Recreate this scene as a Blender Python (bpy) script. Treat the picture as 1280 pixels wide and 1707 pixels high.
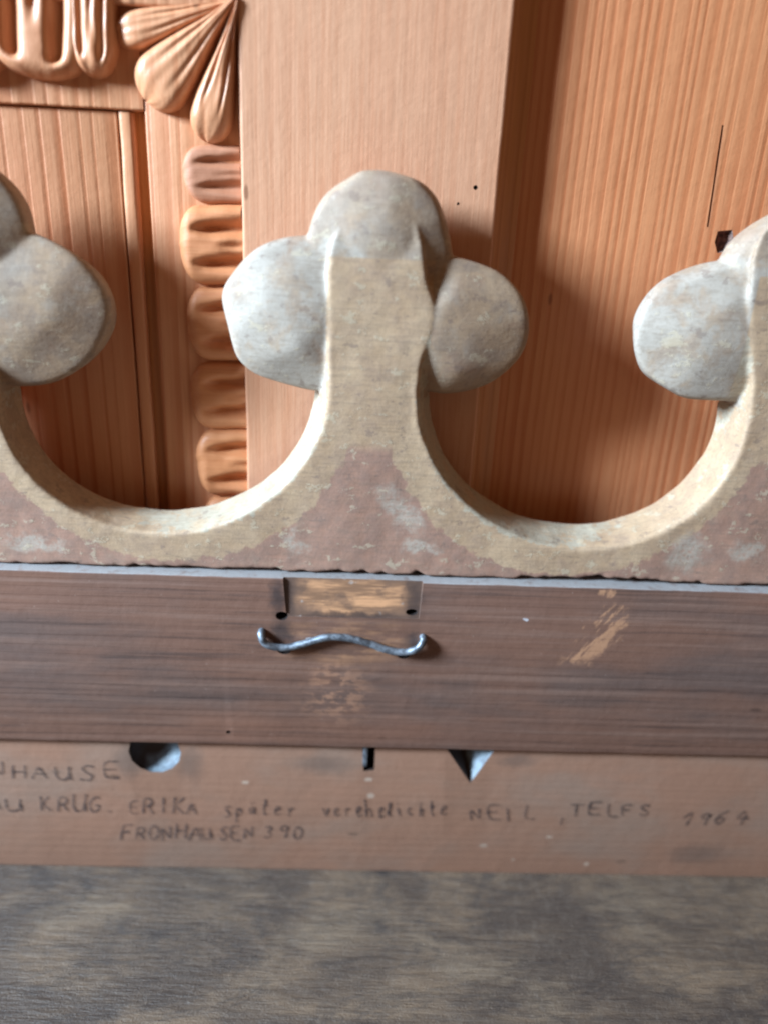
import bpy, bmesh, math, random
from mathutils import Vector, Matrix, noise
R = math.radians
random.seed(7)
scene = bpy.context.scene
for o in list(bpy.data.objects):
    bpy.data.objects.remove(o)
C = scene.collection

# ------------------------------------------------------------------ camera
FPX, CX, CY = 1280.0, 640.0, 853.5          # focal length and centre in photo pixels
PITCH, YAW, ROLL, DIST = R(21.5), R(2.4), R(2.85), 0.256
HIT = Vector((0.0, 0.0, 0.139))             # where the optical axis meets the front of the cresting (Y = 0)
fw = Vector((math.sin(YAW)*math.cos(PITCH), math.cos(YAW)*math.cos(PITCH), -math.sin(PITCH)))
r0 = fw.cross(Vector((0, 0, 1))).normalized(); u0 = r0.cross(fw)
cr = r0*math.cos(ROLL) + u0*math.sin(ROLL)
cu = u0*math.cos(ROLL) - r0*math.sin(ROLL)
EYE = HIT - fw*DIST
cd = bpy.data.cameras.new('camera'); cam = bpy.data.objects.new('camera', cd); C.objects.link(cam)
m = Matrix((cr, cu, -fw)).transposed().to_4x4(); m.translation = EYE
cam.matrix_world = m
cd.sensor_fit = 'HORIZONTAL'; cd.sensor_width = 26.0; cd.lens = 26.0
cd.clip_start = 0.01; cd.clip_end = 20
cd.dof.use_dof = True; cd.dof.focus_distance = DIST*0.99; cd.dof.aperture_fstop = 3.4
scene.camera = cam

# ------------------------------------------------------------------ world, lamp, exposure
w = bpy.data.worlds.new('World'); scene.world = w; w.use_nodes = True
bg = w.node_tree.nodes['Background']
bg.inputs[0].default_value = (1.0, 0.56, 0.30, 1); bg.inputs[1].default_value = 0.17
ld = bpy.data.lights.new('window_light', 'AREA'); ld.shape = 'RECTANGLE'; ld.size = 0.30; ld.size_y = 0.40
ld.energy = 98; ld.color = (0.64, 0.82, 1.0)
lo = bpy.data.objects.new('window_light', ld); C.objects.link(lo)
LDIR = Vector((-2.6, -1.0, 1.25)).normalized()
lo.location = Vector((0, 0, 0.14)) + LDIR*1.5
lo.rotation_euler = LDIR.to_track_quat('Z', 'Y').to_euler()
vs = scene.view_settings
vs.view_transform = 'Standard'; vs.look = 'None'; vs.gamma = 1.0; vs.exposure = 0.0; vs.use_curve_mapping = False
scene.render.engine = 'CYCLES'
scene.cycles.filter_width = 2.2

# ------------------------------------------------------------------ helpers
def at(px, py, Y):
    d = fw + cr*((px-CX)/FPX) - cu*((py-CY)/FPX)
    return EYE + d*((Y-EYE.y)/d.y)
def link(name, me, mat=None, parent=None):
    o = bpy.data.objects.new(name, me); C.objects.link(o)
    if mat is not None and len(me.materials) == 0: me.materials.append(mat)
    if parent is not None:
        o.parent = parent
        off = Vector((0, 0, 0)); q = parent
        while q is not None: off += q.matrix_basis.translation; q = q.parent
        me.transform(Matrix.Translation(-off))
    return o
def mesh(name, vs_, fs):
    me = bpy.data.meshes.new(name); me.from_pydata([tuple(v) for v in vs_], [], fs); me.update(); return me
def fix(me, smooth=True, angle=40):
    b = bmesh.new(); b.from_mesh(me); bmesh.ops.recalc_face_normals(b, faces=b.faces)
    for f in b.faces: f.smooth = smooth
    for e in b.edges:
        if len(e.link_faces) == 2 and e.calc_face_angle(0) > R(angle): e.smooth = False
    b.to_mesh(me); b.free(); return me
def thing(name, loc, label, cat, group=None):
    o = bpy.data.objects.new(name, None); C.objects.link(o); o.location = loc
    o.empty_display_size = 0.02
    tag(o, label, cat, group); return o
def tag(o, label, cat, group=None):
    o['label'] = label; o['category'] = cat
    if group: o['group'] = group
def n3(x, y, z): return noise.noise(Vector((x, y, z)))
def plank(x0, x1, y0, y1, z0, z1, nx=40, nz=1, bev=0.0006, wob=0.0002, seed=0):
    """box whose long edges waver a little and are slightly rounded; long axis is x (nx>1) or z (nz>1)"""
    long_x = (x1-x0) >= (z1-z0)
    n = max(nx, nz)
    prof = []
    a0, a1, b0, b1 = (y0, y1, z0, z1) if long_x else (x0, x1, y0, y1)
    def rect():
        q = []
        for (ca, cb, s) in ((a0+bev, b0+bev, 180), (a1-bev, b0+bev, 270), (a1-bev, b1-bev, 0), (a0+bev, b1-bev, 90)):
            for k in range(4):
                t = R(s + 30*k); q.append((ca+bev*math.cos(t), cb+bev*math.sin(t)))
        return q
    base = rect(); vv = []; ff = []; m_ = len(base)
    for i in range(n+1):
        t = i/n; L = (x0+(x1-x0)*t) if long_x else (z0+(z1-z0)*t)
        for j, (a, b_) in enumerate(base):
            cidx = j//4
            da = wob*n3(L*60, cidx*5.3+seed, 1.7); db = wob*n3(L*60, cidx*5.3+seed, 9.1)
            if i in (0, n): pass
            vv.append((L, a+da, b_+db) if long_x else (a+da, b_+db, L))
    for i in range(n):
        for j in range(m_):
            k = (j+1) % m_
            ff.append((i*m_+j, i*m_+k, (i+1)*m_+k, (i+1)*m_+j))
    ff.append(tuple(range(m_-1, -1, -1))); ff.append(tuple(range(n*m_, (n+1)*m_)))
    return fix(mesh('plank', vv, ff), True, 50)
def hull(pts, mat):
    b = bmesh.new()
    for p in pts: b.verts.new(p)
    bmesh.ops.convex_hull(b, input=b.verts)
    me = bpy.data.meshes.new('cutter'); b.to_mesh(me); b.free(); me.materials.append(mat); return me
def cyl_pts(c, r, y0, y1, n=18, rx=None, taper=1.0):
    rx = rx or r; q = []
    for y, s in ((y0, 1.0), (y1, taper)):
        for k in range(n):
            t = 2*math.pi*k/n; q.append(Vector((c.x+rx*s*math.cos(t), y, c.z+r*s*math.sin(t))))
    return q
def cut(me, cutters):
    o = bpy.data.objects.new('cutting', me); C.objects.link(o); tmp = [o]
    for cm in cutters:
        co = bpy.data.objects.new('cutter', cm); C.objects.link(co); tmp.append(co)
        md = o.modifiers.new('b', 'BOOLEAN'); md.operation = 'DIFFERENCE'; md.solver = 'EXACT'; md.object = co
        md.material_mode = 'TRANSFER'
    dg = bpy.context.evaluated_depsgraph_get(); dg.update()
    out = bpy.data.meshes.new_from_object(o.evaluated_get(dg))
    for q in tmp: bpy.data.objects.remove(q)
    return out

# ------------------------------------------------------------------ node helpers
class NT:
    def __init__(s, name):
        s.mat = bpy.data.materials.new(name); s.mat.use_nodes = True
        s.t = s.mat.node_tree; s.n = s.t.nodes; s.b = s.n['Principled BSDF']
        s.pos = s.n.new('ShaderNodeNewGeometry').outputs['Position']
    def L(s, a, b): s.t.links.new(a, b)
    def put(s, sock, v):
        if hasattr(v, 'is_output'): s.L(v, sock)
        elif isinstance(v, (tuple, list)) and len(v) == 3 and sock.type == 'RGBA': sock.default_value = (*v, 1)
        else: sock.default_value = v
    def math(s, op, a, b=0.0, c=None):
        q = s.n.new('ShaderNodeMath'); q.operation = op; s.put(q.inputs[0], a); s.put(q.inputs[1], b)
        if c is not None: s.put(q.inputs[2], c)
        return q.outputs[0]
    def mapn(s, scale=(1, 1, 1), loc=(0, 0, 0), rot=(0, 0, 0), typ='POINT', vec=None):
        q = s.n.new('ShaderNodeMapping'); q.vector_type = typ
        q.inputs['Location'].default_value = loc; q.inputs['Rotation'].default_value = rot; q.inputs['Scale'].default_value = scale
        s.L(vec if vec is not None else s.pos, q.inputs['Vector']); return q.outputs[0]
    def noise(s, scale, detail=4, rough=0.55, dist=0.0, vec=None, col=False):
        q = s.n.new('ShaderNodeTexNoise'); q.inputs['Scale'].default_value = scale
        q.inputs['Detail'].default_value = detail; q.inputs['Roughness'].default_value = rough; q.inputs['Distortion'].default_value = dist
        s.L(vec if vec is not None else s.pos, q.inputs['Vector'])
        return q.outputs['Color' if col else 'Fac']
    def voro(s, scale, vec=None, feat='F1', out='Distance'):
        q = s.n.new('ShaderNodeTexVoronoi'); q.feature = feat; q.inputs['Scale'].default_value = scale
        s.L(vec if vec is not None else s.pos, q.inputs['Vector']); return q.outputs[out]
    def ramp(s, v, a, b, lo=0.0, hi=1.0, smooth=True):
        q = s.n.new('ShaderNodeMapRange'); q.interpolation_type = 'SMOOTHSTEP' if smooth else 'LINEAR'
        s.put(q.inputs['Value'], v); q.inputs['From Min'].default_value = a; q.inputs['From Max'].default_value = b
        q.inputs['To Min'].default_value = lo; q.inputs['To Max'].default_value = hi; return q.outputs[0]
    def mix(s, f, a, b, mode='MIX'):
        q = s.n.new('ShaderNodeMix'); q.data_type = 'RGBA'; q.blend_type = mode
        s.put(q.inputs[0], f); s.put(q.inputs[6], a); s.put(q.inputs[7], b); return q.outputs[2]
    def vadd(s, a, b, k=1.0):
        q = s.n.new('ShaderNodeVectorMath'); q.operation = 'SUBTRACT'; s.L(b, q.inputs[0]); q.inputs[1].default_value = (.5, .5, .5)
        q2 = s.n.new('ShaderNodeVectorMath'); q2.operation = 'SCALE'; s.L(q.outputs[0], q2.inputs[0]); q2.inputs['Scale'].default_value = k
        q3 = s.n.new('ShaderNodeVectorMath'); q3.operation = 'ADD'; s.L(a, q3.inputs[0]); s.L(q2.outputs[0], q3.inputs[1]); return q3.outputs[0]
    def length(s, v):
        q = s.n.new('ShaderNodeVectorMath'); q.operation = 'LENGTH'; s.L(v, q.inputs[0]); return q.outputs['Value']
    def blob(s, px, py, rx, rz, ang=0, Y=0.0, warp=0.004, freq=250, a=0.6, b=1.1, vec=None):
        """irregular patch with a shape of its own, at a place on the wood (radii in photo pixels)"""
        c = at(px, py, Y); k = (at(px+1, py, Y)-c).length
        wv = s.vadd(s.pos, s.noise(freq, 4, .6, col=True), warp)
        v = s.mapn((rx*k, 10.0, rz*k), (c.x, 0, c.z), (0, R(ang), 0), 'TEXTURE', wv)
        return s.ramp(s.length(v), a, b, 1.0, 0.0)
    def bump(s, h, strength=0.5, dist=0.0005, prev=None):
        q = s.n.new('ShaderNodeBump'); q.inputs['Strength'].default_value = strength; q.inputs['Distance'].default_value = dist
        s.L(h, q.inputs['Height'])
        if prev is not None: s.L(prev, q.inputs['Normal'])
        return q.outputs[0]
    def done(s, col, rough=0.6, spec=0.4, nrm=None):
        s.put(s.b.inputs['Base Color'], col); s.put(s.b.inputs['Roughness'], rough); s.b.inputs['Specular IOR Level'].default_value = spec
        if nrm is not None: s.L(nrm, s.b.inputs['Normal'])
        return s.mat

def pine(name, light, dark, pitch, axis='Z', stripe=0.6, phase=0.0, bump=0.5, rough=0.42, spots=True, sharp=(0.35, 0.8), coat=0.0):
    """softwood: growth-ring lines along one axis, slowly wandering, worn into a slight relief"""
    t = NT(name)
    along = {'Z': (1, 1, .06), 'X': (.06, 1, 1)}[axis]
    wand = t.noise(18, 2, .5, vec=t.mapn(tuple(a*1.0 for a in along), (phase, phase*2, 0)))
    sx = t.n.new('ShaderNodeSeparateXYZ'); t.L(t.pos, sx.inputs[0])
    u = sx.outputs['X'] if axis == 'Z' else sx.outputs['Z']
    u = t.math('ADD', u, t.math('MULTIPLY', wand, 0.016))
    u = t.math('ADD', u, t.math('MULTIPLY', sx.outputs['Y'], 0.35))
    # uneven ring spacing
    cmb = t.n.new('ShaderNodeCombineXYZ'); t.L(t.math('ADD', u, phase), cmb.inputs[0])
    var = t.noise(90, 2, .5, vec=cmb.outputs[0])
    ph = t.math('ADD', t.math('DIVIDE', u, pitch), t.math('MULTIPLY', var, 2.4))
    saw = t.math('FRACT', ph)
    ring = t.math('MULTIPLY', t.ramp(saw, sharp[0], sharp[1]), t.ramp(saw, .9, 1.0, 1.0, 0.0))
    amp = t.ramp(t.noise(45, 3, .6, vec=t.mapn(along, (3+phase, 0, 1))), .3, .65, .35, 1.0)
    ring = t.math('MULTIPLY', ring, amp)
    fine = t.noise(1700, 3, .6, vec=t.mapn({'Z': (1, 1, .03), 'X': (.03, 1, 1)}[axis]))
    big = t.noise(22, 4, .6, vec=t.mapn({'Z': (1, 1, .35), 'X': (.35, 1, 1)}[axis], (phase, 1, 2)))
    col = t.mix(t.math('MULTIPLY', ring, stripe), light, dark)
    col = t.mix(t.ramp(fine, .35, .75, 0, .28), col, dark)
    col = t.mix(t.ramp(big, .35, .7, 0, .45), col, t.mix(.5, light, dark), 'MIX')
    if spots:
        sp = t.ramp(t.voro(70, vec=t.mapn({'Z': (1, 1, .35), 'X': (.35, 1, 1)}[axis], (phase, .3, .1))), .035, .075, .55, 0)
        col = t.mix(sp, col, tuple(c*.25 for c in dark))
    nb = t.bump(t.math('SUBTRACT', 1.0, ring), bump, .0005)
    nb = t.bump(fine, .25, .0003, nb)
    nb = t.bump(t.noise(160, 4, .6), .22, .001, nb)
    t.b.inputs['Coat Weight'].default_value = coat; t.b.inputs['Coat Roughness'].default_value = .3
    return t, col, t.ramp(big, .3, .7, rough-.06, rough+.12), nb

PL, PD = (0.65, 0.315, 0.165), (0.43, 0.115, 0.034)
def pine_mat(name, **k):
    a = dict(light=PL, dark=PD); a.update(k)
    t, c, r, n_ = pine(name, **a); return t.done(c, r, .5, n_)
M = {}
M['stile'] = pine_mat('pine_stile', pitch=.0055, stripe=.12, phase=.3, bump=.06, rough=.36, light=(.66, .365, .225))
M['panel_r'] = pine_mat('pine_ribbed_panel', light=(.66, .29, .135), dark=(.45, .105, .028), pitch=.0036, stripe=.62, phase=1.1, bump=.2, rough=.40, spots=True)
M['panel_l'] = pine_mat('pine_wide_grain_panel', pitch=.0060, stripe=.85, phase=2.2, bump=.3, rough=.36, sharp=(.55, .85))
M['fillet'] = pine_mat('pine_fillet', pitch=.0048, stripe=.5, phase=3.0, bump=.2)
M['fillet_h'] = pine_mat('pine_fillet_band', pitch=.0050, stripe=.45, phase=4.0, bump=.3)
M['cove'] = pine_mat('pine_cove', pitch=.0040, stripe=.5, phase=5.0, bump=.3, light=(.55, .24, .09), dark=(.33, .10, .028), spots=False)
M['leaf_v'] = pine_mat('pine_carved_leaf', pitch=.0042, stripe=.18, phase=6.0, axis='X', bump=.1, rough=.52, light=(.62, .265, .115))
M['leaf_dark'] = pine_mat('pine_carved_leaf_dull', pitch=.0042, stripe=.2, phase=6.5, axis='X', bump=.1, rough=.55, light=(.48, .21, .115), dark=(.30, .11, .05))
M['leaf_h'] = pine_mat('pine_carved_leaf_upright_grain', pitch=.0046, stripe=.35, phase=7.0, bump=.08, rough=.44)

THK = 0.017
UC = [(270, 635, 278, 254), (974, 660, 277, 255)]     # hollows between the trefoils, front edge, photo pixels
def crest_mat(name):
    t = NT(name)
    n1 = t.noise(55, 5, .62); n2 = t.noise(170, 5, .65); n3_ = t.noise(700, 4, .65)
    ochre = t.mix(t.ramp(n2, .35, .68), (.45, .305, .19), (.37, .25, .165))
    ochre = t.mix(t.ramp(n1, .42, .62, 0, .6), ochre, (.52, .37, .235))
    pale = (.47, .43, .37); mauve = t.mix(t.ramp(n2, .3, .7), (.385, .22, .158), (.29, .175, .132))
    grey = (.27, .205, .16)
    if True:
        warp = t.vadd(t.pos, t.noise(210, 5, .7, col=True), .009)
        far = None
        for (x, y, rx, rz) in [(UC[0][0]-704, UC[0][1]-25, 278, 254)] + UC + [(UC[1][0]+704, UC[1][1]+25, 277, 255)]:
            c = at(x, y, 0); k = abs(at(x+rx, y, 0).x-c.x); kz = abs(at(x, y+rz, 0).z-c.z)
            v = t.mapn((k, 10, kz), (c.x, 0, c.z), (0, 0, 0), 'TEXTURE', warp)
            d = t.length(v); far = d if far is None else t.math('MINIMUM', far, d)
        sx = t.n.new('ShaderNodeSeparateXYZ'); t.L(t.pos, sx.inputs[0])
        zlim = at(640, 745, 0).z
        lowz = t.ramp(sx.outputs['Z'], zlim-.003, zlim+.002, 1.0, 0.0)
        mm = t.math('MULTIPLY', t.ramp(far, 1.185, 1.205), lowz)
        col = t.mix(mm, ochre, mauve)
        rim = t.ramp(far, .985, 1.0, 1.0, 0.0)                # whitewash left on the rounded rim of the hollows
        rim = t.math('MULTIPLY', rim, t.ramp(n2, .3, .55, .25, .9))
        col = t.mix(rim, col, (.43, .38, .29))
        for a in ((668, 852, 26, 62, -38), (1145, 922, 40, 42, 20), (700, 912, 40, 18, 0), (1245, 920, 36, 24, 0), (60, 905, 70, 16, 0), (490, 905, 22, 26, 0)):
            b_ = t.math('MULTIPLY', t.blob(*a, warp=.016, freq=150, a=.3, b=1.1), t.ramp(n3_, .3, .6, .15, .75))
            col = t.mix(b_, col, (.47, .42, .35))
        col = t.mix(t.ramp(t.noise(60, 5, .7, vec=t.mapn((1, 1, 1), (4, 4, 4))), .55, .72, 0, .45), col, (.33, .24, .17))
    an = t.n.new('ShaderNodeAttribute'); an.attribute_name = 'lobe'
    lm_ = t.ramp(t.math('ADD', an.outputs['Fac'], t.math('MULTIPLY', t.math('SUBTRACT', n2, .5), .8)), .35, .6)
    lc = t.mix(t.ramp(t.noise(95, 5, .65, .6), .44, .62, 0, .65), ochre, grey)
    lc = t.mix(t.ramp(t.noise(75, 5, .65, .4, vec=t.mapn((1, 1, 1), (.5, .2, .9))), .52, .68, 0, .5), lc, pale)
    lc = t.mix(t.ramp(t.noise(60, 5, .65, .4, vec=t.mapn((1, 1, 1), (3.5, 1.2, .9))), .54, .68, 0, .6), lc, (.36, .215, .145))
    ac = t.n.new('ShaderNodeAttribute'); ac.attribute_name = 'lit_chalk'
    lc = t.mix(.35, lc, (.27, .19, .135))
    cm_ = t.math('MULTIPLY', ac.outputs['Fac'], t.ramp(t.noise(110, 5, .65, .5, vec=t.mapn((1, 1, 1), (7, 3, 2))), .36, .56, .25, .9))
    lc = t.mix(cm_, lc, (.41, .365, .31))                      # chalky tone; side light on the left-hand lobes is painted in with it
    col = t.mix(lm_, col, lc)
    sy = t.n.new('ShaderNodeSeparateXYZ'); t.L(t.pos, sy.inputs[0])
    col = t.mix(t.ramp(sy.outputs['Y'], THK-.0012, THK-.0006), col, (.42, .15, .06))      # red-brown added to the unseen back, to bounce warm light behind
    col = t.mix(t.ramp(n3_, .42, .75, 0, .3), col, (.20, .15, .11))
    saw = t.noise(900, 3, .6, vec=t.mapn((.10, 1, 1), (0, 0, 0), (0, R(4), 0)))
    col = t.mix(t.ramp(saw, .45, .70, 0, .30), col, (.21, .155, .115))
    flake = t.noise(130, 6, .72, vec=t.mapn((1, 1, 1.5), (1.7, 3.1, .4)))
    col = t.mix(t.ramp(flake, .585, .605, 0, .55), col, (.50, .42, .30))
    col = t.mix(t.ramp(flake, .395, .375, 0, .50), col, (.19, .135, .11))
    nb = t.bump(n2, .12, .0010); nb = t.bump(n3_, .18, .0004, nb); nb = t.bump(saw, .18, .0004, nb); nb = t.bump(t.ramp(flake, .58, .61), .3, .0003, nb)
    return t.done(col, t.ramp(n2, .3, .7, .48, .75), .38, nb)
M['crest'] = crest_mat('worn_ochre_wash')

# dark rail
t, col, ro, nb = pine('dark_stained_rail', (.190, .100, .070), (.118, .061, .047), .0036, 'X', .18, .7, .22, .38)
bl = t.noise(34, 4, .6, vec=t.mapn((.3, 1, 1), (2, 0, 5)))
col = t.mix(t.ramp(bl, .42, .66, 0, .7), col, (.108, .080, .072))
st = t.noise(300, 5, .7, vec=t.mapn((.03, 1, 1), (1, 2, 3)))
col = t.mix(t.ramp(st, .50, .64, 0, .5), col, (.235, .145, .112))
col = t.mix(t.ramp(st, .46, .34, 0, .6), col, (.062, .042, .038))
col = t.mix(t.ramp(t.noise(26, 4, .6, vec=t.mapn((.25, 1, 1), (7, 0, 1))), .52, .72, 0, .75), col, (.24, .118, .078))
yr = -.006
scr = t.ramp(t.noise(420, 4, .65, vec=t.mapn((.22, 1, 1), vec=t.mapn((1, 1, 1), (0, 0, 0), (0, R(58), 0)))), .44, .54)
sc = t.blob(1004, 1062, 74, 34, -62, yr, .012, 260, .6, 1.0)
sc = t.math('MAXIMUM', sc, t.blob(980, 1094, 56, 15, -24, yr, .008, 300, .4, 1.0))
sc = t.math('MAXIMUM', sc, t.blob(1014, 995, 15, 9, 0, yr, .004, 300))
col = t.mix(t.math('MULTIPLY', t.math('MULTIPLY', sc, scr), .85), col, (.44, .235, .135))
wr = t.ramp(t.noise(150, 4, .65, vec=t.mapn((.30, 1, 1.4), (1, 0, 2))), .40, .60)
wa = t.blob(572, 1075, 150, 60, 0, yr, .010, 120, .2, 1.1)
col = t.mix(t.math('MULTIPLY', t.math('MULTIPLY', wa, wr), .75), col, (.42, .22, .12))
wa = t.blob(560, 1160, 75, 90, 0, yr, .010, 160, .1, 1.1)
col = t.mix(t.math('MULTIPLY', t.math('MULTIPLY', wa, t.ramp(t.noise(380, 3, .6, vec=t.mapn((.5, 1, 1))), .46, .60)), .7), col, (.40, .21, .13))
for a in ((637, 1088, 11, 5), (878, 1038, 6, 3), (515, 1071, 6, 4)):
    col = t.mix(t.math('MULTIPLY', t.blob(*a, 0, yr, .002, 500), .8), col, (.55, .56, .60))
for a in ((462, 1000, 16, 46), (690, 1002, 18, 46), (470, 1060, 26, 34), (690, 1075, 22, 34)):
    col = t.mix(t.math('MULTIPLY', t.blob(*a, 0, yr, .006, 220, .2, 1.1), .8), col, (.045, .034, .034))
dust = t.ramp(t.voro(210), .03, .07, .35, 0); col = t.mix(dust, col, (.40, .30, .25))
sn = t.n.new('ShaderNodeSeparateXYZ'); t.L(t.n.new('ShaderNodeNewGeometry').outputs['Normal'], sn.inputs[0])
lit_top = t.math('MULTIPLY', t.ramp(sn.outputs['Z'], .45, .8), t.ramp(t.noise(260, 4, .6), .25, .5, .45, 1.0))      # upward faces painted paler, standing for light along the ledge
col = t.mix(lit_top, col, (.27, .26, .26))
M['rail'] = t.done(col, t.math('ADD', ro, .08), .4, nb)
t = NT('bare_worn_wood')
n2 = t.noise(140, 4, .65, vec=t.mapn((.22, 1, 1.6)))
col = t.mix(t.ramp(n2, .42, .62), (.27, .15, .09), (.68, .36, .19))
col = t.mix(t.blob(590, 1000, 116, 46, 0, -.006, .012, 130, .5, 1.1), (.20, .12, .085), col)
col = t.mix(t.ramp(t.noise(110, 4, .6), .54, .68, 0, .6), col, (.14, .09, .07))
col = t.mix(t.ramp(t.noise(230, 3, .6, vec=t.mapn((1, 1, 1), (3, 3, 3))), .66, .74, 0, .5), col, (.55, .50, .47))
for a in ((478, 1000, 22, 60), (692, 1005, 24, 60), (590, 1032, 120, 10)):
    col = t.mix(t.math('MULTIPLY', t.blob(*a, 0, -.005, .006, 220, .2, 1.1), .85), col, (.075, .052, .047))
M['bare'] = t.done(col, .35, .5, t.bump(n2, .6, .0006))
t = NT('knot_grey'); kn_ = t.noise(600, 3, .6); M['knot'] = t.done(t.mix(t.ramp(kn_, .4, .6), (.09, .065, .06), (.26, .16, .13)), .7, .3)
t = NT('crack_brown'); M['crack'] = t.done((.32, .12, .055), .7, .2)
t = NT('hole_dark'); M['hole'] = t.done((.018, .013, .012), .8, .2)

# inscribed board
t, col, ro, nb = pine('inscribed_board_wood', (.280, .152, .100), (.215, .110, .072), .0034, 'X', .14, 1.9, .10, .50)
col = t.mix(t.ramp(t.noise(24, 4, .6, vec=t.mapn((.6, 1, 1), (5, 0, 5))), .42, .66, 0, .7), col, (.24, .165, .125))
col = t.mix(t.ramp(t.noise(30, 4, .6, vec=t.mapn((.5, 1, 1), (8, 2, 5))), .50, .68, 0, .6), col, (.30, .155, .10))
for (x, y, a_, b_) in ((805, 1410, 7, 4), (915, 1396, 6, 3), (977, 1441, 5, 4), (855, 1434, 4, 2), (409, 1305, 6, 4), (614, 1300, 8, 5), (618, 1327, 7, 6)):
    col = t.mix(t.math('MULTIPLY', t.blob(x, y, a_, b_, 0, -.0015, .0015, 500), .6), col, (.50, .40, .32))
for (x, y, a_, b_) in ((212, 1272, 26, 44), (318, 1275, 26, 44), (540, 1275, 60, 24), (1160, 1425, 60, 26), (860, 1268, 40, 16)):
    col = t.mix(t.math('MULTIPLY', t.blob(x, y, a_, b_, 0, -.0015, .006, 200, .2, 1.2), .55), col, (.115, .08, .065))
M['board'] = t.done(col, ro, .4, nb)
t = NT('gouge_light_shade')
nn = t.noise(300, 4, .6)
lit_wall = t.math('MAXIMUM', t.math('MULTIPLY', t.blob(272, 1268, 36, 38, 0, -.0015, .002, 250, .85, 1.1), t.math('SUBTRACT', 1.0, t.blob(246, 1248, 30, 38, 0, -.0015, .002, 250, .8, 1.1))), t.blob(812, 1268, 34, 60, 0, -.0015, .001, 250, .8, 1.0))  # bluish window light on right walls, shade elsewhere, painted into the gouge colour
M['gouge_lit'] = t.done(t.mix(lit_wall, (.045, .030, .024), t.mix(t.ramp(nn, .35, .6), (.12, .14, .165), (.20, .25, .29))), .6, .4, t.bump(nn, .4, .0006))
t = NT('ink')
na = t.noise(420, 6, .8)
t.b.inputs['Alpha'].default_value = 1
t.put(t.b.inputs['Alpha'], t.ramp(na, .34, .66, .20, .76))
M['ink'] = t.done((.045, .036, .040), .6, .3)
t = NT('blued_iron_wire')
nn = t.noise(400, 4, .6)
t.b.inputs['Metallic'].default_value = .75
M['wire'] = t.done(t.mix(t.ramp(nn, .35, .65), (.13, .15, .18), (.30, .35, .41)), t.ramp(nn, .3, .7, .42, .6), .5, t.bump(nn, .3, .0004))

# grey worn table
t = NT('grey_weathered_table')
fx = t.noise(520, 4, .65, vec=t.mapn((.14, 1, 1))); fy = t.noise(420, 5, .75, vec=t.mapn((1, .5, 1)))
pt = t.noise(20, 5, .65, .8, vec=t.mapn((.8, 1.4, 1), (1.3, .4, 0)))
col = t.mix(t.ramp(pt, .36, .64), (.072, .052, .041), (.165, .110, .070))
col = t.mix(t.ramp(t.noise(34, 4, .6, vec=t.mapn((.6, 1, 1), (9, 3, 0))), .52, .68, 0, .6), col, (.20, .145, .098))
col = t.mix(t.ramp(fx, .40, .66, 0, .45), col, (.055, .043, .037))
col = t.mix(t.ramp(fy, .45, .75, 0, .22), col, (.21, .175, .145))
cv = t.noise(15, 5, .65, 1.8, vec=t.mapn((.6, 1.5, 1), (2.2, .8, 0)))
crk = t.ramp(t.math('ABSOLUTE', t.math('SUBTRACT', cv, .5)), .0, .03, .35, 0)
col = t.mix(crk, col, (.033, .028, .028))
sm_ = t.noise(16, 5, .7, .5, vec=t.mapn((1, .9, 1), (6.1, 2.7, 0)))
col = t.mix(t.ramp(sm_, .54, .66, 0, .65), col, (.036, .031, .031))
gr = t.noise(1500, 3, .7)
col = t.mix(t.ramp(gr, .55, .72, 0, .45), col, (.26, .20, .15))
col = t.mix(t.ramp(gr, .42, .30, 0, .5), col, (.035, .028, .026))
nb = t.bump(fx, .9, .0010); nb = t.bump(pt, .3, .002, nb); nb = t.bump(gr, .5, .0006, nb)
M['table'] = t.done(col, t.ramp(pt, .3, .7, .42, .68), .45, nb)

# ------------------------------------------------------------------ levels
YRAIL, YBOARD, YB = -0.0038, -0.0015, 0.0245
z_tab = at(640, 1453, YBOARD).z
z_r0 = at(640, 1248, YRAIL).z
z_r1 = at(640, 969, YRAIL).z
THK = 0.017
XL, XR = -0.24, 0.26

# table top
tt = link('table_top', plank(-.55, .55, -.42, .30, z_tab-.03, z_tab, 60, 1, .002, .0002), M['table'])
tt['kind'] = 'structure'

# ------------------------------------------------------------------ inscribed board
brd = thing('inscribed_board', (0, 0, z_tab), 'light brown board with ink handwriting and chiselled notches, standing on the grey table', 'board')
me = plank(XL, XR, YBOARD, .014, z_tab, z_r0, 120, 1, .0005, .00015, 3)
me.materials.append(M['board'])
c = at(258, 1254, YBOARD); k = .00021
def sph(c, rx, ry, rz):
    q = []
    for i in range(14):
        for j in range(9):
            a, b_ = 2*math.pi*i/14, math.pi*j/8
            q.append(Vector((c.x+rx*math.cos(a)*math.sin(b_), c.y+ry*math.cos(b_), c.z+rz*math.sin(a)*math.sin(b_))))
    return q
cA = hull(sph(Vector((c.x, YBOARD+.001, c.z)), .0100, .0075, .0098), M['gouge_lit'])
B = lambda x, y, d: at(x, y, YBOARD) + Vector((0, d, 0))
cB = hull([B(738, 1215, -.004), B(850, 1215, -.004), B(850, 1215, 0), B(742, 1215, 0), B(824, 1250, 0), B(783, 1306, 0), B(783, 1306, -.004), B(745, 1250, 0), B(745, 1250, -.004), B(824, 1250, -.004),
           B(750, 1215, .009), B(780, 1215, .009), B(779, 1285, .006)], M['gouge_lit'])
cC = hull([B(603, 1215, -.004), B(627, 1215, -.004), B(624, 1284, -.004), B(606, 1286, -.004), B(603, 1215, .008), B(627, 1215, .008), B(624, 1284, .008), B(606, 1286, .008)], M['hole'])
link('plank', fix(cut(me, [cA, cB, cC]), True, 30), M['board'], brd)
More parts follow.
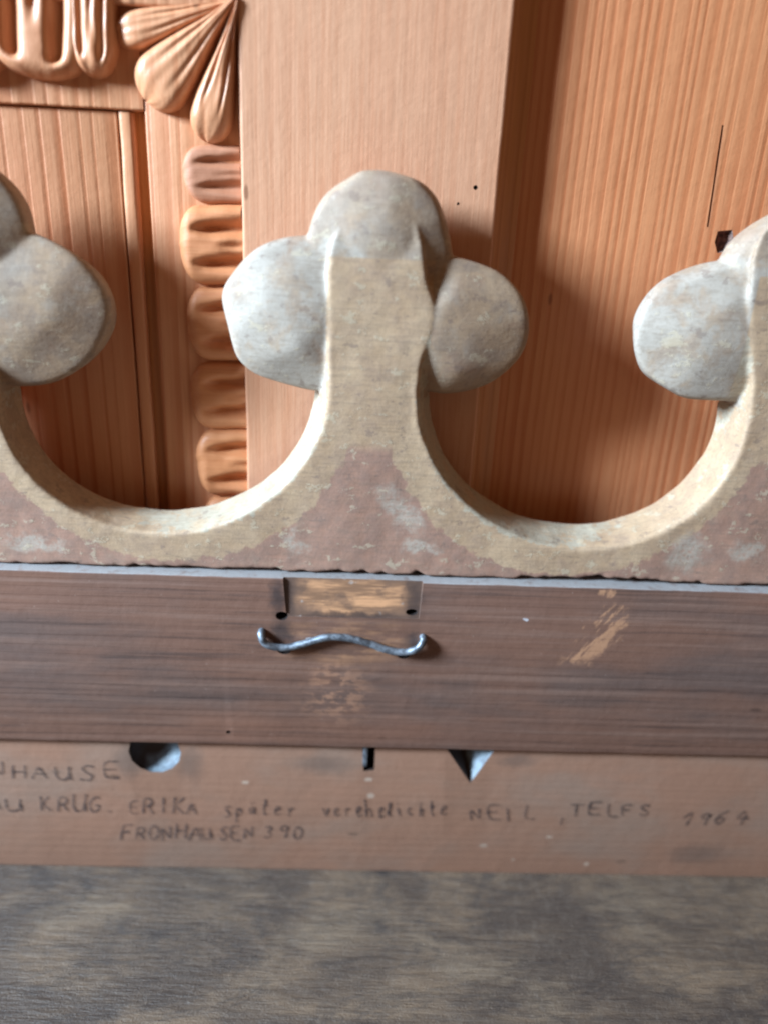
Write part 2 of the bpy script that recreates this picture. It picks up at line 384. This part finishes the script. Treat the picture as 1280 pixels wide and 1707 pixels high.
# brad standing in the slot
p = B(609, 1262, 0)
link('brad', plank(p.x-.0008, p.x+.0008, YBOARD-.0003, YBOARD+.006, p.z-.0042, p.z+.006, 1, 6, .0002, .0001), M['wire'], brd)

# handwriting: single-stroke letters laid out word by word
G = {
 'A': [[(0, 0), (.45, 1), (.9, 0)], [(.18, .38), (.75, .38)]],
 'U': [[(0, 1), (.02, .25), (.25, 0), (.6, .05), (.75, .3), (.8, 1)], [(.8, .5), (.85, 0)]],
 'K': [[(.05, 1), (.05, 0)], [(.7, 1), (.1, .48), (.8, 0)]],
 'R': [[(.05, 0), (.05, 1), (.6, .95), (.7, .72), (.5, .5), (.08, .48)], [(.4, .48), (.8, 0)]],
 'G': [[(.75, .85), (.45, 1), (.1, .7), (.1, .25), (.4, 0), (.75, .15), (.78, .45), (.5, .45)]],
 'E': [[(.75, 1), (.05, 1), (.05, 0), (.75, .02)], [(.05, .52), (.6, .52)]],
 'I': [[(.3, 1), (.3, 0)]],
 'H': [[(.05, 1), (.05, 0)], [(.75, 1), (.75, 0)], [(.05, .5), (.75, .5)]],
 'N': [[(.05, 0), (.05, 1), (.7, 0), (.72, 1)]],
 'S': [[(.75, .88), (.4, 1), (.1, .8), (.35, .52), (.7, .3), (.5, 0), (.05, .1)]],
 'T': [[(0, 1), (.9, 1)], [(.42, 1), (.4, 0)]],
 'F': [[(.8, 1), (.1, 1), (.05, 0)], [(.08, .52), (.6, .55)]],
 'L': [[(.1, 1), (.05, .02), (.7, 0)]],
 'O': [[(.4, 1), (.08, .7), (.1, .2), (.42, 0), (.75, .3), (.72, .8), (.4, 1)]],
 '0': [[(.4, 1), (.08, .7), (.1, .2), (.42, 0), (.75, .3), (.72, .8), (.4, 1)]],
 '1': [[(0, .55), (.45, 1), (.42, 0)]],
 '9': [[(.7, .75), (.4, 1), (.08, .78), (.3, .5), (.68, .7), (.7, .95), (.55, 0)]],
 '6': [[(.6, 1), (.2, .65), (.08, .25), (.35, 0), (.7, .2), (.5, .5), (.12, .35)]],
 '4': [[(.45, 1), (.02, .42), (.85, .45)], [(.62, .75), (.55, -.05)]],
 '3': [[(.05, .95), (.5, 1), (.65, .75), (.3, .55), (.7, .35), (.5, 0), (.02, .08)]],
 ',': [[(.35, .15), (.15, -.4)]], '.': [[(.2, .05), (.35, .0)]],
 's': [[(.6, .62), (.3, .7), (.15, .5), (.45, .3), (.5, .1), (.2, -.05), (0, .05)]],
 'p': [[(.1, .6), (.05, -.55)], [(.08, .45), (.4, .65), (.6, .35), (.35, .02), (.1, .1)]],
 'a': [[(.6, .55), (.25, .6), (.05, .25), (.3, 0), (.6, .3), (.62, .6), (.65, 0)]],
 'ä': [[(.6, .55), (.25, .6), (.05, .25), (.3, 0), (.6, .3), (.62, .6), (.65, 0)], [(.2, .9), (.24, .84)], [(.5, .95), (.54, .88)]],
 't': [[(.3, 1.1), (.25, .15), (.5, 0)], [(.05, .62), (.6, .66)]],
 'e': [[(.05, .3), (.5, .38), (.45, .62), (.15, .55), (.08, .15), (.35, 0), (.65, .15)]],
 'r': [[(.1, .6), (.12, 0)], [(.12, .35), (.35, .62), (.6, .55)]],
 'v': [[(0, .6), (.25, 0), (.55, .6)]],
 'h': [[(.1, 1.15), (.1, 0)], [(.1, .35), (.35, .6), (.55, .4), (.55, 0)]],
 'l': [[(.1, .1), (.4, .9), (.25, 1.15), (.15, .8), (.25, 0), (.5, .1)]],
 'i': [[(.2, .6), (.25, .05), (.45, .05)], [(.22, .9), (.26, .84)]],
 'c': [[(.5, .55), (.2, .6), (.08, .25), (.3, 0), (.55, .12)]],
}
def word(text, x0, x1, ybase, hgt, slope=.012, slant=.0, wpx=4.2):
    vv, ff = [], []; adv = (x1-x0)/len(text)
    for i, ch in enumerate(text):
        jx, jy, js = random.uniform(-.10, .10), random.uniform(-2.5, 2.5), random.uniform(.82, 1.12); sl_ = slant + random.uniform(-.14, .16)
        for st in G[ch]:
            pts = []
            for a in range(len(st)-1):
                for q in range(4):
                    tt_ = q/4; pts.append((st[a][0]*(1-tt_)+st[a+1][0]*tt_, st[a][1]*(1-tt_)+st[a+1][1]*tt_))
            pts.append(st[-1])
            for _ in range(2):
                pts = [pts[0]] + [tuple((pts[j-1][k_]+2*pts[j][k_]+pts[j+1][k_])/4 for k_ in (0, 1)) for j in range(1, len(pts)-1)] + [pts[-1]]
            P = []
            for (gx, gy) in pts:
                px = x0 + (i+jx+gx*.92*js)*adv + sl_*gy*hgt + 1.2*n3(gx*3+i, gy*3, x0)
                py = ybase + slope*(px-x0) + jy - gy*hgt*js
                P.append(at(px, py, YBOARD-.00025))
            b0 = len(vv)
            for j, q in enumerate(P):
                d = (P[min(j+1, len(P)-1)] - P[max(j-1, 0)]); d.y = 0
                d = d.normalized() if d.length > 0 else Vector((1, 0, 0))
                nrm = Vector((-d.z, 0, d.x))*(.0001*wpx*(1+.7*n3(q.x*500, q.z*500, i)))
                vv += [q+nrm, q-nrm]
            for j in range(len(P)-1):
                a = b0+2*j; ff.append((a, a+1, a+3, a+2))
    link('handwriting', mesh('handwriting', vv, ff), M['ink'], brd)
word('NHAUSE', -18, 205, 1298, 26, .01)
word('AU', -22, 45, 1352, 20)
word('KRUG.', 68, 200, 1354, 28)
word('ERIKA', 216, 334, 1356, 25)
word('später', 372, 500, 1360, 25, .0)
word('verehelichte', 540, 750, 1362, 25, .0)
word('NEIL', 784, 900, 1368, 23, .0)
word(',', 930, 948, 1366, 24)
word('TELFS', 950, 1095, 1360, 20, .01)
word('1964', 1128, 1246, 1378, 22, -.03, .45)
word('FRONHAUSEN', 202, 430, 1400, 23, .0)
word('390', 440, 512, 1398, 22, .0)

# ------------------------------------------------------------------ dark rail
rail = thing('dark_rail', (0, 0, z_r0), 'dark stained wooden rail with worn recess and scratched bare patch, below the carved cresting', 'rail')
me = plank(XL, XR, YRAIL, .021, z_r0, z_r1, 140, 1, .0007, .00018, 8)
me.materials.append(M['rail'])
Q = lambda x, y, d: at(x, y, YRAIL) + Vector((0, d, 0))
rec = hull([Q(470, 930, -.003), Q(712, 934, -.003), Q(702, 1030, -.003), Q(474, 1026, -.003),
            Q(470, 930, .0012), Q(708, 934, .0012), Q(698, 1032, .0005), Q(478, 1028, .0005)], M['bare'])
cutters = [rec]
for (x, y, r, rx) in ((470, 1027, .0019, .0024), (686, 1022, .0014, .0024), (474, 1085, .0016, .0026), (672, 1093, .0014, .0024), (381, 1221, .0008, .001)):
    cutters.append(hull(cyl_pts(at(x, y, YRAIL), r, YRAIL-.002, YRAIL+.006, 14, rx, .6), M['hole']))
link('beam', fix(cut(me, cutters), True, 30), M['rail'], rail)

# wire staple hooked into the rail
pts = [(438, 1050, .004), (437, 1052, 0), (437, 1056, -.0018), (443, 1066, -.0024), (458, 1073, -.0022), (480, 1075, -.0018), (512, 1068, -.0016), (545, 1059, -.0016), (580, 1060, -.0016), (618, 1070, -.0016), (648, 1080, -.0018), (676, 1082, -.0022), (695, 1075, -.0024), (704, 1066, -.0016), (705, 1062, 0), (704, 1060, .004)]
path = [Q(*p) for p in pts]
def catmull(P, n=6):
    out = []
    for i in range(len(P)-1):
        p0, p1, p2, p3 = P[max(i-1, 0)], P[i], P[i+1], P[min(i+2, len(P)-1)]
        for k in range(n):
            t_ = k/n
            out.append(.5*((2*p1)+(p2-p0)*t_+(2*p0-5*p1+4*p2-p3)*t_**2+(3*p1-p0-3*p2+p3)*t_**3))
    return out + [P[-1]]
path = catmull(path); vv, ff = [], []; NS = 12
for i, p in enumerate(path):
    d = (path[min(i+1, len(path)-1)]-path[max(i-1, 0)]).normalized()
    a = d.cross(Vector((0, .3, 1))).normalized(); b_ = d.cross(a)
    r = .00130*(1+.10*n3(i*.35, 0, 0))
    for k in range(NS):
        s = 2*math.pi*k/NS; vv.append(p + a*(r*math.cos(s)) + b_*(r*math.sin(s)))
for i in range(len(path)-1):
    for k in range(NS):
        q = (k+1) % NS; ff.append((i*NS+k, i*NS+q, (i+1)*NS+q, (i+1)*NS+k))
ff += [tuple(range(NS)), tuple(range(len(vv)-NS, len(vv)))]
wire = link('wire_staple', fix(mesh('wire_staple', vv, ff), True, 60), M['wire'])
tag(wire, 'bent blue-grey iron wire staple hooked into the dark rail', 'wire')

# ------------------------------------------------------------------ carved cresting
crest = thing('carved_cresting', (0, 0, z_r1), 'ochre washed openwork wooden cresting with trefoil heads, standing on the dark rail', 'cresting')
def ustem(dx, dy):
    """front and back outline (photo pixels) of one stem top, going left to right"""
    f = [(548, 620), (546, 560), (545, 500), (545, 455), (550, 410), (572, 360), (605, 336), (640, 330), (672, 342), (696, 372), (708, 415), (713, 470), (727, 510), (729, 530), (720, 560), (702, 610)]
    b = [(527, 620), (535, 560), (538, 500), (540, 455), (545, 410), (572, 365), (605, 345), (640, 340), (672, 350), (692, 375), (700, 415), (704, 470), (708, 510), (712, 530), (714, 560), (717, 610)]
    return [(x+dx, y+dy) for x, y in f], [(x+dx, y+dy) for x, y in b]
def hollow(fc, bc, a0=180, a1=0, n=60):
    F, Bk = [], []
    for i in range(n+1):
        a = R(a0+(a1-a0)*i/n)
        F.append((fc[0]+fc[2]*math.cos(a), fc[1]+fc[3]*math.sin(a)))
        Bk.append((bc[0]+bc[2]*math.cos(a), bc[1]+bc[3]*math.sin(a)))
    return F, Bk
FCS, BCS = UC, [(281, 640, 243, 208), (955, 665, 238, 206)]
sh = lambda c, s: (c[0]+704*s, c[1]+25*s, c[2], c[3])
F, Bk = [], []
def addp(ab): F.extend(ab[0]); Bk.extend(ab[1])
addp(hollow(sh(FCS[0], -1), sh(BCS[0], -1), 90, 0, 30)); addp(ustem(-750, -25))
addp(hollow(FCS[0], BCS[0])); addp(ustem(0, 0))
addp(hollow(FCS[1], BCS[1])); addp(ustem(704, 25))
addp(hollow(sh(FCS[1], 1), sh(BCS[1], 1), 180, 90, 30))
Fw = [at(x, y, 0) for x, y in F]; Bw = [at(x, y, THK) for x, y in Bk]
# resample both outlines together
F2, B2 = [], []
for i in range(len(Fw)-1):
    n = max(1, int((Fw[i+1]-Fw[i]).length/.0009))
    for k in range(n):
        F2.append(Fw[i].lerp(Fw[i+1], k/n)); B2.append(Bw[i].lerp(Bw[i+1], k/n))
F2.append(Fw[-1]); B2.append(Bw[-1])
for _ in range(3):
    for A in (F2, B2):
        A[1:-1] = [(A[i-1]+A[i]*2+A[i+1])/4 for i in range(1, len(A)-1)]
n_top = len(F2)
xs = [F2[-1].x + (F2[0].x-F2[-1].x)*i/260 for i in range(261)]
for x in xs:                                  # ragged, chipped foot along the rail
    e = max(0, n3(x*90, 3.3, 0))*.0014 + max(0, n3(x*330, 1.3, 0)-.1)*.0022
    for (cx_, cw_, ch_) in ((604, 9, .0016), (697, 7, .0022), (940, 34, .0013), (1075, 60, .0010), (1000, 12, .0020), (410, 40, .0008)):
        xx = at(cx_, 950, 0).x; e += ch_*math.exp(-((x-xx)/(cw_*.0002))**2)
    if x in (xs[0], xs[-1]): e = 0
    F2.append(Vector((x, 0, z_r1+.0004+e))); B2.append(Vector((x, THK, z_r1)))
N = len(F2)
def nrm2(A, i):
    d = A[(i+1) % N]-A[i-1]; v = Vector((-d.z, 0, d.x))
    return v.normalized() if v.length > 0 else Vector((0, 0, 1))
cz = z_r1
rings = []
for (s, y, ins) in ((0, 0, .0008), (.0, .0003, .0003), (.02, .0009, 0), (.28, .004, 0), (.6, .0095, 0), (.95, THK-.0006, 0), (1, THK, .0006)):
    ring = []
    for i in range(N):
        p = F2[i].lerp(B2[i], s**.85 if s else 0); nr = nrm2(F2, i)
        if i < n_top:
            g = .0004*n3(p.x*120, y*200, p.z*120) + .00012*n3(p.x*420, y*400, p.z*420)
        else: g = 0
        q = p + nr*(g*(1 if i < n_top else 0)) + nr*(-ins if i < n_top else 0)
        if i >= n_top: q = p + Vector((0, 0, ins*.5))
        ring.append(Vector((q.x, y, q.z)))
    rings.append(ring)
b = bmesh.new()
V = [[b.verts.new(p) for p in ring] for ring in rings]
for k in range(len(V)-1):
    for i in range(N):
        j = (i+1) % N
        b.faces.new((V[k][i], V[k][j], V[k+1][j], V[k+1][i]))
from mathutils.geometry import delaunay_2d_cdt
def cap(vs_, y, step, relief):
    """fill one face with a fine triangle net so that it can be slightly uneven"""
    co = [Vector((v.co.x, v.co.z)) for v in vs_]; n = len(co)
    x0, x1 = min(c.x for c in co), max(c.x for c in co); z0, z1 = min(c.y for c in co), max(c.y for c in co)
    if step:
        rg = random.Random(3)
        for i in range(int((x1-x0)/step)):
            for j in range(int((z1-z0)/step)):
                co.append(Vector((x0+(i+.5+rg.uniform(-.3, .3))*step, z0+(j+.5+rg.uniform(-.3, .3))*step)))
    ov, oe, of, orv, _, _ = delaunay_2d_cdt(co, [(i, (i+1) % n) for i in range(n)], [], 1, 1e-7)
    vm = []
    for c_, src in zip(ov, orv):
        k_ = [q for q in src if q < n]
        if k_: vm.append(vs_[k_[0]])
        else: vm.append(b.verts.new((c_.x, y + relief*(.0006*n3(c_.x*45, c_.y*45, 3)+.00012*n3(c_.x*260, c_.y*260, 8)), c_.y)))
    for f in of:
        q = [vm[i] for i in f]
        if len(set(q)) == 3:
            try: b.faces.new(q)
            except ValueError: pass
cap(V[0], 0.0, .0016, 1.0); cap(V[-1], THK, 0, 0)
bmesh.ops.delete(b, geom=[v for v in b.verts if not v.link_faces], context='VERTS')
me = bpy.data.meshes.new('board'); b.to_mesh(me); b.free()
body_me = fix(me, True, 50)

def lobe(c, rx, ry, rz, seed, side=0, dirs=()):
    """rounded, knife-cut boss: a thick disc whose front is pared into broad facets"""
    rnd = random.Random(seed); pl = []
    for q in range(11):
        th = 2*math.pi*(q+rnd.uniform(-.3, .3))/11; al = R(rnd.uniform(30, 52))
        n_ = Vector((math.cos(th)*math.sin(al), -math.cos(al), math.sin(th)*math.sin(al)))
        sup = (math.sin(al)**1.5 + math.cos(al)**1.5)**(1/1.5)
        pl.append((n_, sup*rnd.uniform(.80, .88)))
    for q in range(4):
        n_ = Vector((rnd.uniform(-.28, .28) + .14*side, -1, rnd.uniform(-.28, .28))).normalized(); pl.append((n_, rnd.uniform(.93, 1.0)))
    for q in range(9):
        th = 2*math.pi*rnd.random(); n_ = Vector((math.cos(th), rnd.uniform(-.2, .2), math.sin(th))).normalized(); pl.append((n_, rnd.uniform(.93, 1.0)))
    for (v, d) in dirs: pl.append((Vector(v).normalized(), d))
    b = bmesh.new(); bmesh.ops.create_icosphere(b, subdivisions=5, radius=1)
    for v in b.verts:
        d = v.co.normalized(); e = math.hypot(d.x, d.z)
        r = (e**3.0 + abs(d.y)**3.0)**(-1/3.0); s = r**-46
        for (n_, dd) in pl:
            q = n_.dot(d)
            if q > .05: s += (q/dd)**46
        r = s**(-1/46)
        r *= 1 + .014*n3(d.x*2+seed, d.y*2, d.z*2) + .004*n3(d.x*8+seed, d.y*8, d.z*8)
        v.co = Vector((c.x+rx*d.x*r, c.y+ry*d.y*r, c.z+rz*d.z*r))
    me = bpy.data.meshes.new('lobe'); b.to_mesh(me); b.free()
    return me
k = .000203
sets = [(-1, [(-190, 500, 136, 118), (22, 514, 154, 118), (-58, 396, 104, 114)]),
        (0, [(514, 526, 136, 117), (736, 543, 136, 106), (633, 425, 110, 124)]),
        (1, [(1196, 556, 136, 111), (1440, 566, 136, 108), (1315, 470, 116, 108)])]
sd = 11; lobes = []
for s, ls in sets:
    for i, (x, y, rx, rz) in enumerate(ls):
        c = at(x, y, (.0094, .0094, .0092)[i])
        extra = [((.62, -.8, .15), .92), ((-.55, -.85, .2), 1.02)] if i == 2 else []
        lobes.append((lobe(c, rx*k, .0098, rz*k, sd + (100 if s < 0 else 0), (-1, 1, 0)[i], extra), c, rx*k, rz*k)); sd += 5

# unite body and lobes into one surface, round the cuts a little, then divide it at the necks
bb = bmesh.new(); bb.from_mesh(body_me)
zs = {q: at(633+704*q, 438+25*q, 0).z for q in (-1, 0, 1)}
for v in bb.verts:                                   # the stem face leans back above the shoulder
    z0_ = zs[0]
    if v.co.z > z0_ and v.co.y < .006: v.co.y += (v.co.z-z0_)*.16
for (lm, c, _, _) in lobes: bb.from_mesh(lm)
um = bpy.data.meshes.new('union'); bb.to_mesh(um); bb.free()
uo = bpy.data.objects.new('union', um); C.objects.link(uo)
md = uo.modifiers.new('r', 'REMESH'); md.mode = 'VOXEL'; md.voxel_size = .00058; md.adaptivity = 0
md = uo.modifiers.new('s', 'SMOOTH'); md.iterations = 7; md.factor = .5
dg = bpy.context.evaluated_depsgraph_get(); dg.update()
um2 = bpy.data.meshes.new_from_object(uo.evaluated_get(dg)); bpy.data.objects.remove(uo)
nv_ = len(um2.vertices)
import numpy as np
co = np.empty(nv_*3, np.float32); um2.vertices.foreach_get('co', co); co = co.reshape(-1, 3)
no = np.empty(nv_*3, np.float32); um2.vertex_normals.foreach_get('vector', no); no = no.reshape(-1, 3)
pv = np.array([tuple(p.vertices) for p in um2.polygons]) if all(len(p.vertices) == 4 for p in um2.polygons) else None
lob = np.zeros(nv_, np.float32); lit_chalk = np.zeros(nv_, np.float32)
for li_, (lm, c, rx, rz) in enumerate(lobes):
    d = np.sqrt(((co[:, 0]-c.x)/rx)**2 + ((co[:, 2]-c.z)/rz)**2); lob = np.maximum(lob, np.clip((1.12-d)/.12, 0, 1))
    if li_ % 3 != 1: lit_chalk = np.maximum(lit_chalk, np.clip((1.12-d)/.12, 0, 1)*(1.0 if li_ % 3 == 0 else .35))
for q in (-1, 0, 1):                                 # the stem face itself carries the plain wash
    xa, xb = (at(x_+(704 if q > -1 else 750)*q, 520+25*q, 0).x for x_ in (545, 722))
    st_ = (co[:, 0] > xa) & (co[:, 0] < xb) & (co[:, 2] < zs[0]+.001) & (co[:, 1] < .004)
    lob[st_] = 0; lit_chalk[st_] = 0
zneck = at(620, 668, 0).z
fz = co[pv].mean(1)
xm = [(at(281-704, 500, 0).x), at(281, 500, 0).x, at(955, 500, 0).x, at(955+704, 500, 0).x]
def piece(name, sel):
    f = pv[sel]; ids, inv = np.unique(f, return_inverse=True); inv = inv.reshape(-1, 4)
    me = bpy.data.meshes.new(name); me.from_pydata(co[ids].tolist(), [], inv.tolist()); me.update()
    me.polygons.foreach_set('use_smooth', [True]*len(inv))
    at_ = me.attributes.new('lobe', 'FLOAT', 'POINT'); at_.data.foreach_set('value', lob[ids])
    at_ = me.attributes.new('lit_chalk', 'FLOAT', 'POINT'); at_.data.foreach_set('value', lit_chalk[ids])
    me.normals_split_custom_set_from_vertices(no[ids].tolist())
    return link(name, me, M['crest'], crest)
up = fz[:, 2] > zneck
piece('crest_board', ~up)
for q in range(3):
    piece('trefoil', up & (fz[:, 0] > xm[q]) & (fz[:, 0] <= xm[q+1]))
lost = up & ((fz[:, 0] <= xm[0]) | (fz[:, 0] > xm[3]))

# ------------------------------------------------------------------ panelled cupboard front behind
door = thing('carved_panelling', (0, YB+.03, z_tab), 'warm pine panelling with carved leaf moulding, standing behind the openwork cresting', 'panelling')
ztop = at(640, -520, YB).z
xs_l, xs_r = at(404, 400, YB).x, at(822, 400, YB).x
YPR, YPL, YFI, YLF = YB+.0085, YB+.0062, YB+.0048, YB+.0045
me = plank(xs_l, xs_r, YB, YB+.020, z_tab, ztop, 1, 90, .0009, .0002, 2); me.materials.append(M['stile'])
nh = [hull(cyl_pts(at(x, y, YB), r, YB-.002, YB+.004, 10, r, .7), M['hole']) for x, y, r in ((792, 312, .0008), (763, 339, .0005))]
link('stile', fix(cut(me, nh), False, 30), M['stile'], door)
# sloping cove on the right of the stile
xg = at(858, 400, YB+.0074).x
cvp = [(xs_r-.0005, YB+.0016), (xs_r+.0012, YB+.0022), (xs_r+.0028, YB+.0050), (xs_r+.0040, YB+.0058), (xg-.0008, YB+.0070), (xg, YB+.0075), (xg+.0006, YPR+.002), (xs_r-.0005, YPR+.002)]
vv, ff = [], []; nz = 60
for i in range(nz+1):
    z = z_tab+(ztop-z_tab)*i/nz; g = .0003*n3(z*50, 5, 5)
    vv += [(x+g, y, z) for x, y in cvp]
mm_ = len(cvp)
for i in range(nz):
    for j in range(mm_): q = (j+1) % mm_; ff.append((i*mm_+j, i*mm_+q, (i+1)*mm_+q, (i+1)*mm_+j))
ff += [tuple(range(mm_)), tuple(range(len(vv)-mm_, len(vv)))]
link('moulding', fix(mesh('moulding', vv, ff), True, 45), M['cove'], door)
# right panel with a knot hole and a long drying crack
me = plank(xg-.002, .26, YPR, YPR+.008, z_tab, ztop, 1, 60, .0006, .0002, 5); me.materials.append(M['panel_r'])
W = lambda x, y, d: at(x, y, YPR) + Vector((0, d, 0))
ck = hull([W(1203, 208, -.002), W(1207, 208, -.002), W(1182, 378, -.002), W(1177, 378, -.002), W(1203, 208, .0009), W(1206, 208, .0009), W(1181, 378, .0009), W(1178, 378, .0009), W(1197, 290, -.002), W(1190, 290, -.002)], M['crack'])
kc = at(1207, 402, YPR)
kn = hull([Vector((kc.x+.0040*ca*q, yy, kc.z+.0052*sa*q)) for yy, q in ((YPR-.002, 1.0), (YPR+.0025, .55)) for ca, sa in ((1, .1), (.6, .9), (-.1, .8), (-.9, .75), (-1, -.1), (-.5, -.9), (.4, -.8))], M['knot'])
link('panel', fix(cut(me, [ck, kn]), False, 30), M['panel_r'], door)
# left panel (raised field) and its fillets
xp = at(238, 400, YPL).x; zp = at(120, 181, YPL).z
vv, ff = [], []
pr = [(xp-.0050, YPL), (xp-.0030, YPL+.0004), (xp-.0022, YPL-.0004), (xp-.0006, YPL+.0004), (xp, YPL+.0035)]
me = plank(-.26, xp-.0055, YPL, YPL+.008, z_tab, zp, 40, 60, .0004, .0001, 4)
link('panel', me, M['panel_l'], door)
me = plank(xp-.0050, xp-.0004, YPL-.0006, YPL+.007, z_tab, zp, 1, 60, .0012, .0003, 6)
link('bead', me, M['panel_l'], door)
xf = at(254, 400, YFI).x
link('groove_strip', plank(xp-.0058, xf+.0012, YPL+.0022, YPL+.0062, z_tab, zp+.003, 1, 60, .0003, .0001, 12), M['cove'], door)
fil_v = link('fillet', plank(xf, xs_l+.002, YFI, YFI+.010, z_tab, ztop, 1, 70, .0008, .0002, 7), M['fillet'], door)
zf = at(120, 178, YFI).z
fil_h = link('fillet', plank(-.26, xf-.0003, YFI-.0002, YFI+.010, zf, ztop, 50, 1, .0008, .0002, 8), M['fillet_h'], door)
link('backing', plank(-.26, .26, YPR+.0085, YPR+.015, z_tab, ztop, 30, 1, .0005, .0001, 9), M['fillet'], door)
zr_ = at(200, 5, YB).z
link('top_rail', plank(-.26, xs_l-.0002, YB+.0005, YB+.018, zr_, ztop, 40, 1, .0009, .0002, 10), M['fillet_h'], door)

def leaf(tip, root, w_tip, w_root, Y0, hgt, mat, name='carved_leaf', flutes=1.0, tipu=.38, seed=0, power=2.3, straight=False, parent=None):
    """carved tongue leaf: rounded tip, raised rim, sunk flutes either side of a central tongue"""
    a, b_ = Vector((tip[0], 0, tip[1])), Vector((root[0], 0, root[1]))
    d = b_-a; Ln = d.length; d.normalize(); pr_ = Vector((-d.z, 0, d.x))
    nu, nv = 40, 36; vv, ff = [], []
    sm = lambda x, p, q: (lambda t_: t_*t_*(3-2*t_))(min(1, max(0, (x-p)/(q-p))))
    for i in range(nu+1):
        u = (i/nu)**1.5
        wt = (1-(1-min(1, u/tipu))**power)**(1/power)
        hw = (w_tip+(w_root-w_tip)*sm(u, .15, 1))*wt
        for j in range(nv+1):
            v = -1+2*j/nv
            ed = (1-abs(v)**5)**.5
            te = (1-(1-min(1, u/.22))**2)**.5
            h = hgt*ed*te
            g = sm(u, .14, .30)
            fw_ = .13 if straight else .05+.17*u
            vf = .42+.06*n3(seed, 1, 1)
            h -= flutes*hgt*(.62 if straight else .80)*(g if straight else sm(u, .14, .55))*math.exp(-((abs(v)-vf)/fw_)**2)
            h -= flutes*hgt*.30*sm(u, .5, .95)*math.exp(-(v/.10)**2)
            h += hgt*.05*n3(u*4+seed, v*3, 2)
            p = a + d*(Ln*u) + pr_*(hw*v)
            wob = .00035*n3(u*3+seed, v*2+seed, 7)
            vv.append((p.x+wob, Y0-h, p.z+wob))
    for i in range(nu):
        for j in range(nv):
            q = i*(nv+1)+j; ff.append((q, q+1, q+nv+2, q+nv+1))
    # skirt down into the ground of the moulding
    border = [j for j in range(nv+1)] + [i*(nv+1)+nv for i in range(1, nu+1)] + [nu*(nv+1)+j for j in range(nv-1, -1, -1)] + [i*(nv+1) for i in range(nu-1, 0, -1)]
    base = len(vv); vv += [(vv[q][0], Y0+.0035, vv[q][2]) for q in border]
    for i in range(len(border)):
        j = (i+1) % len(border); ff.append((border[i], border[j], base+j, base+i))
    me = mesh(name, vv, ff)
    bb = bmesh.new(); bb.from_mesh(me); bmesh.ops.remove_doubles(bb, verts=bb.verts, dist=1e-6); bb.to_mesh(me); bb.free()
    return link(name, fix(me, True, 65), mat, parent or fil_h)
xz = lambda x, y, Y=YLF: (lambda p: (p.x, p.z))(at(x, y, Y))
VL = [(305, 290, 402, 291, 48, .0030), (300, 409, 408, 409, 65, .0058), (312, 540, 416, 540, 61, .0048), (318, 659, 424, 660, 55, .0048), (328, 770, 430, 771, 55, .0052), (338, 878, 436, 880, 52, .005)]
for i, (x0, y0, x1, y1, h, hg) in enumerate(VL):
    hh = (at(x0, y0, YLF)-at(x0, y0+h, YLF)).length
    leaf(xz(x0, y0), xz(x1, y1), hh*1.02, hh*1.02, YLF+.001, hg, M['leaf_dark' if i == 0 else 'leaf_v'], seed=i*3.1, parent=fil_v)
# upright leaves of the upper moulding
HL = [(66, 133, 66, 68, 1), (162, 131, 160, 30, .35), (-68, 130, -72, 68, 1), (-205, 128, -212, 68, 1)]
for i, (x, y, x1, w_, fl) in enumerate(HL):
    hw = w_*.00023
    leaf(xz(x, y), xz(x1, -20), hw, hw, YLF+.001, .0072, M['leaf_h'], seed=20+i*2.3, flutes=fl, tipu=.45, straight=True)
# corner spray of three tapering lobes
leaf(xz(192, 62), xz(396, 4), .0052, .0010, YLF+.001, .0058, M['leaf_h'], seed=31, flutes=.12, tipu=.25)
leaf(xz(243, 168), xz(398, 0), .0088, .0012, YLF+.001, .0070, M['leaf_h'], seed=37, flutes=.12, tipu=.22)
leaf(xz(345, 236), xz(400, 6), .0066, .0008, YLF+.001, .0070, M['leaf_h'], seed=41, flutes=.2, tipu=.2)
